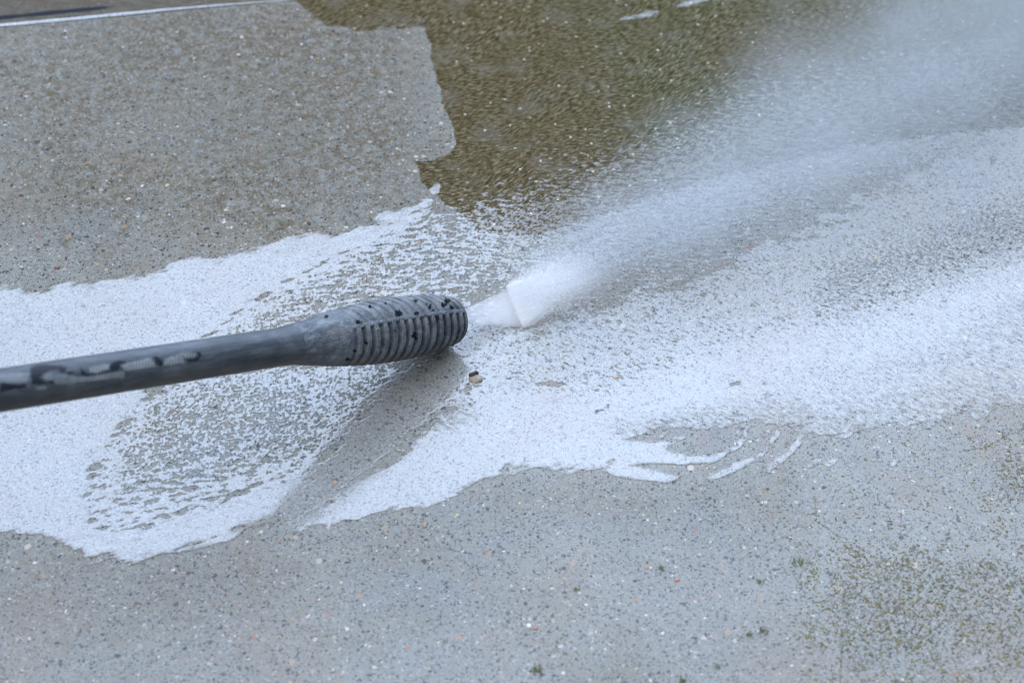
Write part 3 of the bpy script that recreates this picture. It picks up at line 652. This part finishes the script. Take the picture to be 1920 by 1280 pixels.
def ball(name, c, ax, half, mat, parent=None):
    bm_v = []; F = []; n1, n2 = 14, 24
    for i in range(n1 + 1):
        for j in range(n2):
            p_, q_ = math.pi * i / n1, 2 * math.pi * j / n2
            bm_v.append((math.sin(p_) * math.cos(q_), math.sin(p_) * math.sin(q_), math.cos(p_)))
    for i in range(n1):
        for j in range(n2):
            F.append((i * n2 + j, (i + 1) * n2 + j, (i + 1) * n2 + (j + 1) % n2, i * n2 + (j + 1) % n2))
    o = mesh_obj(name, bm_v, F, mat, parent)
    bpy.context.view_layer.update()
    x_ = ax.normalized(); z_ = Vector((0, 0, 1)); y_ = z_.cross(x_).normalized(); z_ = x_.cross(y_)
    Mm = Matrix((x_ * half[0], y_ * half[1], z_ * half[2])).transposed().to_4x4(); Mm.translation = c
    o.matrix_world = Mm; return o
G1, G2 = at(953, 540), at(984, 613)
src = axis_pt(820)
# jet: flat fan with lens section, from the nozzle to the strip it hits
V = []; F = []; NS, NL = 12, 16
side = (G2 - G1).normalized()
for i in range(NS + 1):
    u = i / NS
    a_ = (src + Vector((0, 0, 0.0)) - side * 0.0015).lerp(G1, u); b_ = (src + side * 0.0015).lerp(G2, u)
    nrm_ = (G1 - src).cross(G2 - src).normalized(); th0 = 0.0010 + 0.0020 * u
    for j in range(NL):
        q_ = 2 * math.pi * j / NL; c_ = (a_ + b_) / 2; V.append(tuple(c_ + (b_ - a_) / 2 * math.cos(q_) + nrm_ * th0 * math.sin(q_)))
for i in range(NS):
    for j in range(NL): F.append((i * NL + j, i * NL + (j + 1) % NL, (i + 1) * NL + (j + 1) % NL, (i + 1) * NL + j))
F.append(tuple(range(NL))[::-1]); F.append(tuple(NS * NL + j for j in range(NL)))
jet = closed('water_jet', V, F, volmat('jet_water_vol', 120.0, (0.98, 0.985, 1.0), 'flat'))
tag(jet, 'flat white fan of water leaving the ribbed nozzle', 'water jet', kind='stuff')
mid_ = (G1 + G2) / 2; away = (at(1920, 150) - mid_).normalized()
LNH = (G2 - G1).length / 2
d2 = (at(1110, 520) - mid_).normalized()
b2 = ball('spray_burst', mid_ + d2 * 0.038 + Vector((0, 0, 0.004)), d2, (0.084, 0.050, 0.030), volmat('burst_tail_vol', 60.0, (0.99, 0.995, 1.0), 'ball', core=0.0, ns=(1.6, 7, 5), pow=2.6))
tag(b2, 'softer white spray thrown up-right behind the bright strip', 'spray', kind='stuff')
# the torn water itself: thousands of tiny white beads along the strip the jet strikes
def foam_mat():
    m = M('torn_white_water'); b = m.n('ShaderNodeBsdfPrincipled'); b.inputs['Base Color'].default_value = (0.93, 0.965, 0.99, 1)
    b.inputs['Roughness'].default_value = 0.25; m.l(b.outputs[0], m.out.inputs[0]); return m.m
V = []; F = []
for k in range(80000):
    t_ = random.betavariate(1.15, 1.0); back_ = random.expovariate(1.0)
    along = G1.lerp(G2, t_)
    far_ = random.random() < 0.50
    dd = (d2 * (0.021 if far_ else 0.0034) * back_) * (1 - 0.45 * t_ * far_)
    c = along + dd + (G2 - G1).normalized() * random.gauss(0, 0.0012 + dd.length * 0.10) + Vector((0, 0, abs(random.gauss(0, 0.0016 + 0.22 * dd.length)))) + away * random.gauss(0, 0.0012)
    rd = random.uniform(0.00005, 0.00015) * (0.8 if far_ else 1.0); ln = rd * random.uniform(2, 5) * (2.2 if far_ else 1.0)
    d_ = (d2 + Vector((random.gauss(0, .25), random.gauss(0, .25), random.gauss(0, .3)))).normalized(); p_ = d_.orthogonal().normalized(); q_ = d_.cross(p_); b0 = len(V)
    V += [tuple(c + d_ * ln), tuple(c - d_ * ln)] + [tuple(c + p_ * rd * math.cos(a_) + q_ * rd * math.sin(a_)) for a_ in (0, 2.09, 4.19)]
    for j in range(3): F += [(b0, b0 + 2 + j, b0 + 2 + (j + 1) % 3), (b0 + 1, b0 + 2 + (j + 1) % 3, b0 + 2 + j)]
fo = mesh_obj('foam', V, F, foam_mat()); tag(fo, 'brilliant white strip of torn water at the foot of the jet', 'foam', kind='stuff')
# mist plume
PL = (at(2150, -20) - mid_).length
pz = Vector((0, 0, 1)); pyv = pz.cross(away).normalized()
w0_, w1_ = 0.040, 0.29
V = []; F = []; n = 10
for i in range(n + 1):
    u = i / n; w_ = (w0_ + (w1_ - w0_) * u) * 1.38
    for j in range(16):
        q_ = 2 * math.pi * j / 16; V.append((u * PL, w_ * math.cos(q_), max(-0.004, w_ * 0.62 * math.sin(q_) + (w_ / 1.38) * 0.30)))
for i in range(n):
    for j in range(16): F.append((i * 16 + j, (i + 1) * 16 + j, (i + 1) * 16 + (j + 1) % 16, i * 16 + (j + 1) % 16))
F.append(tuple(range(16))); F.append(tuple(n * 16 + j for j in range(16))[::-1])
mist = closed('mist', V, F, volmat('mist_vol', 1.0, (0.74, 0.82, 0.89), 'plume', L=PL, w0=w0_, w1=w1_, gain=0.95,
      curve=[(0, 0.10), (0.07, 0.45), (0.16, 0.85), (0.3, 0.85), (0.55, 0.75), (0.8, 0.95), (1, 1.0)]), smooth=False)
Mm = Matrix((away, pyv, pz)).transposed().to_4x4(); Mm.translation = mid_; mist.matrix_world = Mm
tag(mist, 'blue grey mist drifting from the spray to the upper right', 'mist', kind='stuff')
# flying drops
def white_drop():
    m = M('flying_drop'); b = m.n('ShaderNodeBsdfPrincipled'); b.inputs['Base Color'].default_value = (0.75, 0.8, 0.86, 1)
    b.inputs['Roughness'].default_value = 0.2; b.inputs['IOR'].default_value = 1.33; m.l(b.outputs[0], m.out.inputs[0]); return m.m
V = []; F = []
for k in range(800):
    u = random.random() ** 1.3 * 0.95; w_ = w0_ + (w1_ - w0_) * u
    c = mid_ + away * (u * PL) + pyv * random.gauss(0, 0.48) * w_ + Vector((0, 0, 0.002 + abs(random.gauss(0, 0.35)) * w_))
    d_ = (away + pyv * (random.gauss(0, 0.25)) + Vector((0, 0, random.uniform(-.2, .4)))).normalized()
    ln, rd = random.uniform(0.0003, 0.0016) , random.uniform(0.00010, 0.00028)
    p_ = d_.orthogonal().normalized(); q_ = d_.cross(p_); b0 = len(V)
    V += [tuple(c + d_ * ln), tuple(c - d_ * ln)] + [tuple(c + p_ * rd * math.cos(t_) + q_ * rd * math.sin(t_)) for t_ in (0, 1.57, 3.14, 4.71)]
    for j in range(4): F += [(b0, b0 + 2 + j, b0 + 2 + (j + 1) % 4), (b0 + 1, b0 + 2 + (j + 1) % 4, b0 + 2 + j)]
dr = mesh_obj('water_droplets', V, F, white_drop()); tag(dr, 'fine white droplets flying through the mist', 'droplets', kind='stuff')

# ------------------------------------------------------------------ moss, pebbles, debris
def simple(name, c0, c1, rough=0.7, scale=900, spec=0.4):
    m = M(name); tc_ = m.n('ShaderNodeNewGeometry').outputs['Position']
    c = m.mix(m.rng(m.noise(tc_, scale, 3).outputs[0], 0.35, 0.65), c0, c1)
    b = m.n('ShaderNodeBsdfPrincipled'); m.l(c, b.inputs['Base Color']); b.inputs['Roughness'].default_value = rough; b.inputs['Specular IOR Level'].default_value = spec
    m.l(b.outputs[0], m.out.inputs[0]); return m.m
moss_m = simple('moss_green', (0.045, 0.060, 0.010), (0.12, 0.13, 0.035)); olive_m = simple('olive_growth', (0.060, 0.055, 0.014), (0.15, 0.135, 0.055), scale=300)
def clump(V, F, x, y, r, h):
    b0 = len(V); n = random.choice((5, 6, 7)); a0 = random.random() * 6.28; sx = random.uniform(0.6, 1.5)
    V.append((x, y, h)); 
    for j in range(n):
        q_ = a0 + 6.283 * j / n; rr = r * random.uniform(0.45, 1.25); V.append((x + rr * math.cos(q_) * sx, y + rr * math.sin(q_) / sx, 0.00005))
    for j in range(n): F.append((b0, b0 + 1 + j, b0 + 1 + (j + 1) % n))
V = []; F = []; tries = 0
while tries < 60000:
    tries += 1
    x_, y_ = random.uniform(1380, 1980), random.uniform(780, 1300)
    pr = 0.85 * math.exp(-((x_ - 1680) / 200) ** 2 - ((y_ - 1120) / 110) ** 2) + (0.6 if y_ > 1010 + 0.4 * abs(x_ - 1650) * 0.5 and x_ > 1500 else 0) + 0.8 * math.exp(-((x_ - 1900) / 75) ** 2 - ((y_ - 900) / 120) ** 2) + 0.06
    if x_ < 1480: pr *= 0.15
    w = at(x_, y_)
    nn = float(fbm(np.array([w.x * 55]), np.array([w.y * 55]), 2, 61)[0])
    if random.random() < pr * max(0, 0.36 + nn * 0.7) * 0.42:
        clump(V, F, w.x, w.y, random.uniform(0.0003, 0.0008) * random.choice((1, 1, 1, 1.7)), random.uniform(0.0002, 0.0007))
for cr in CRACKS:
    for (x0, y0), (x1, y1) in zip(cr[:-1], cr[1:]):
        n = int(math.hypot(x1 - x0, y1 - y0) / 0.9) + 1
        for k in range(n):
            t_ = k / n; x_, y_ = x0 + (x1 - x0) * t_ + random.gauss(0, 0.9), y0 + (y1 - y0) * t_ + random.gauss(0, 0.8)
            if random.random() < 0.8:
                w = at(x_, y_); clump(V, F, w.x, w.y, random.uniform(0.0002, 0.0006), 0.0003)
mo = mesh_obj('moss', V, F, olive_m); tag(mo, 'olive moss specks growing in the pores and hairline cracks at lower right', 'moss', kind='stuff')
def tuft(px_, py_, r, n, label):
    w = at(px_, py_); V = []; F = []
    for k in range(n):
        q_ = random.random() * 6.283; rr = r * math.sqrt(random.random()) * random.uniform(0.5, 1.2)
        x_, y_ = rr * math.cos(q_) * 1.3, rr * math.sin(q_)
        dq = random.random() * 6.283; L = random.uniform(0.0008, 0.0019); wd = L * 0.28; z0 = random.uniform(0, 0.0006)
        dxn, dyn = math.cos(dq), math.sin(dq); b0 = len(V); up_ = random.uniform(0.0004, 0.0014)
        V += [(x_, y_, z0), (x_ + dxn * L * .5 - dyn * wd, y_ + dyn * L * .5 + dxn * wd, z0 + up_ * .7), (x_ + dxn * L, y_ + dyn * L, z0 + up_), (x_ + dxn * L * .5 + dyn * wd, y_ + dyn * L * .5 - dxn * wd, z0 + up_ * .7), (x_ + dxn * L * .5, y_ + dyn * L * .5, z0 + up_ * .2)]
        F += [(b0, b0 + 1, b0 + 2, b0 + 3), (b0, b0 + 3, b0 + 4), (b0 + 3, b0 + 2, b0 + 4), (b0 + 2, b0 + 1, b0 + 4), (b0 + 1, b0, b0 + 4)]
    o = mesh_obj('moss_tuft', V, F, moss_m, smooth=False); o.location = (w.x, w.y, 0.0001)
    tag(o, label, 'moss', 'small moss tufts on the lower concrete'); return o
for args in [(1497, 1054, 0.0042, 46, 'largest bright green moss tuft, left of the olive speckled patch'),
             (1431, 1182, 0.0030, 34, 'green moss tuft at the right of a close pair near the bottom'),
             (1406, 1191, 0.0022, 20, 'narrow green moss tuft at the left of a close pair near the bottom'),
             (1004, 1256, 0.0036, 40, 'dark green moss tuft alone at the bottom middle of the slab'),
             (1425, 1090, 0.0024, 20, 'thin yellow-green moss tuft between the largest tuft and the bottom pair'),
             (1239, 1066, 0.0018, 16, 'tiny olive moss tuft highest and left on the grey middle concrete'),
             (1082, 1105, 0.0018, 15, 'tiny green moss tuft left among glittering wet spots'),
             (1281, 1276, 0.0022, 20, 'green moss tuft cut by the bottom edge of the view'),
             (1345, 1250, 0.0016, 12, 'faint moss tuft just above the one cut by the bottom edge')]:
    tuft(*args)
def pebble(px_, py_, r, c0, c1, label, sq=0.75, name='pebble', cat='pebble', rot_=None, rough=0.5, z=0.0):
    if name == 'pebble': r *= 0.84; g_ = sum(c0) / 3; c0 = [0.80 * (0.75 * q + 0.25 * g_) for q in c0]; c1 = [0.80 * (0.75 * q + 0.25 * g_) for q in c1]
    w = at(px_, py_); V = []; F = []; n1, n2 = 7, 12; sd = random.random() * 50; rot_ = random.random() * 3 if rot_ is None else rot_
    for i in range(n1 + 1):
        for j in range(n2):
            p_, q_ = math.pi * i / n1, 2 * math.pi * j / n2
            v_ = Vector((math.sin(p_) * math.cos(q_), math.sin(p_) * math.sin(q_) * sq, math.cos(p_) * 0.42))
            k = 1 + 0.42 * float(perlin(np.array([v_.x * 1.5 + sd]), np.array([v_.y * 1.5 + v_.z * 2]), 3)[0])
            V.append(tuple(v_ * r * k))
    for i in range(n1):
        for j in range(n2): F.append((i * n2 + j, (i + 1) * n2 + j, (i + 1) * n2 + (j + 1) % n2, i * n2 + (j + 1) % n2))
    o = mesh_obj(name, V, F, simple(name + '_surface', c0, c1, rough, 700)); o.location = (w.x, w.y, r * 0.08 + z); o.rotation_euler = (0, 0, rot_)
    tag(o, label, cat, 'pebbles showing in the concrete' if name == 'pebble' else None); return o
pebble(1519, 313, 0.0022, (0.6, 0.6, 0.57), (0.75, 0.75, 0.72), 'small white pebble alone in the mist, right of centre')
pebble(1413, 143, 0.0036, (0.02, 0.03, 0.045), (0.05, 0.06, 0.08), 'dark slate pebble in the olive algae near the top')
pebble(1642, 485, 0.0020, (0.55, 0.30, 0.06), (0.65, 0.42, 0.12), 'bright orange pebble in the speckled wet area at right')
pebble(1690, 103, 0.0026, (0.42, 0.33, 0.25), (0.5, 0.42, 0.33), 'beige pebble under the mist at upper right')
pebble(956, 474, 0.0020, (0.5, 0.28, 0.16), (0.6, 0.38, 0.24), 'orange pebble just above the bright burst of spray')
pebble(1154, 707, 0.0032, (0.48, 0.32, 0.22), (0.6, 0.46, 0.36), 'pinkish tan pebble at the upper edge of the milky water, right of the nozzle')
pebble(992, 1173, 0.0027, (0.62, 0.58, 0.5), (0.75, 0.72, 0.66), 'cream pebble low in the middle beside a brown one')
pebble(1004, 1177, 0.0022, (0.32, 0.15, 0.08), (0.42, 0.22, 0.13), 'rusty brown pebble touching the cream one low in the middle')
pebble(1270, 1087, 0.0022, (0.5, 0.14, 0.09), (0.58, 0.22, 0.15), 'red pebble on the grey concrete below the milky water')
pebble(628, 905, 0.0026, (0.45, 0.24, 0.14), (0.52, 0.32, 0.22), 'orange pebble in the bare lane between two sheets of milky water')
pebble(857, 966, 0.0022, (0.46, 0.32, 0.17), (0.55, 0.42, 0.26), 'yellow ochre pebble below the tip of the milky tongue')
pebble(796, 984, 0.0028, (0.30, 0.23, 0.15), (0.36, 0.28, 0.19), 'dull tan oval pebble below the milky tongue')
pebble(107, 502, 0.0030, (0.17, 0.06, 0.04), (0.23, 0.09, 0.06), 'dark brick red pebble near the left edge above the milky water')
pebble(241, 374, 0.0028, (0.48, 0.34, 0.30), (0.62, 0.52, 0.46), 'pale pink pebble in the dry upper left concrete')
pebble(893, 712, 0.0052, (0.17, 0.155, 0.12), (0.24, 0.22, 0.18), 'grey tan stone under a dark scrap, just below the nozzle tip', sq=0.8, name='stone', cat='stone', rot_=0.1)
fl = pebble(888, 704, 0.0044, (0.012, 0.009, 0.008), (0.035, 0.022, 0.018), 'dark brown scrap of debris lying on the stone below the nozzle', sq=0.4, name='debris_scrap', cat='debris', rot_=0.5, z=0.0015)
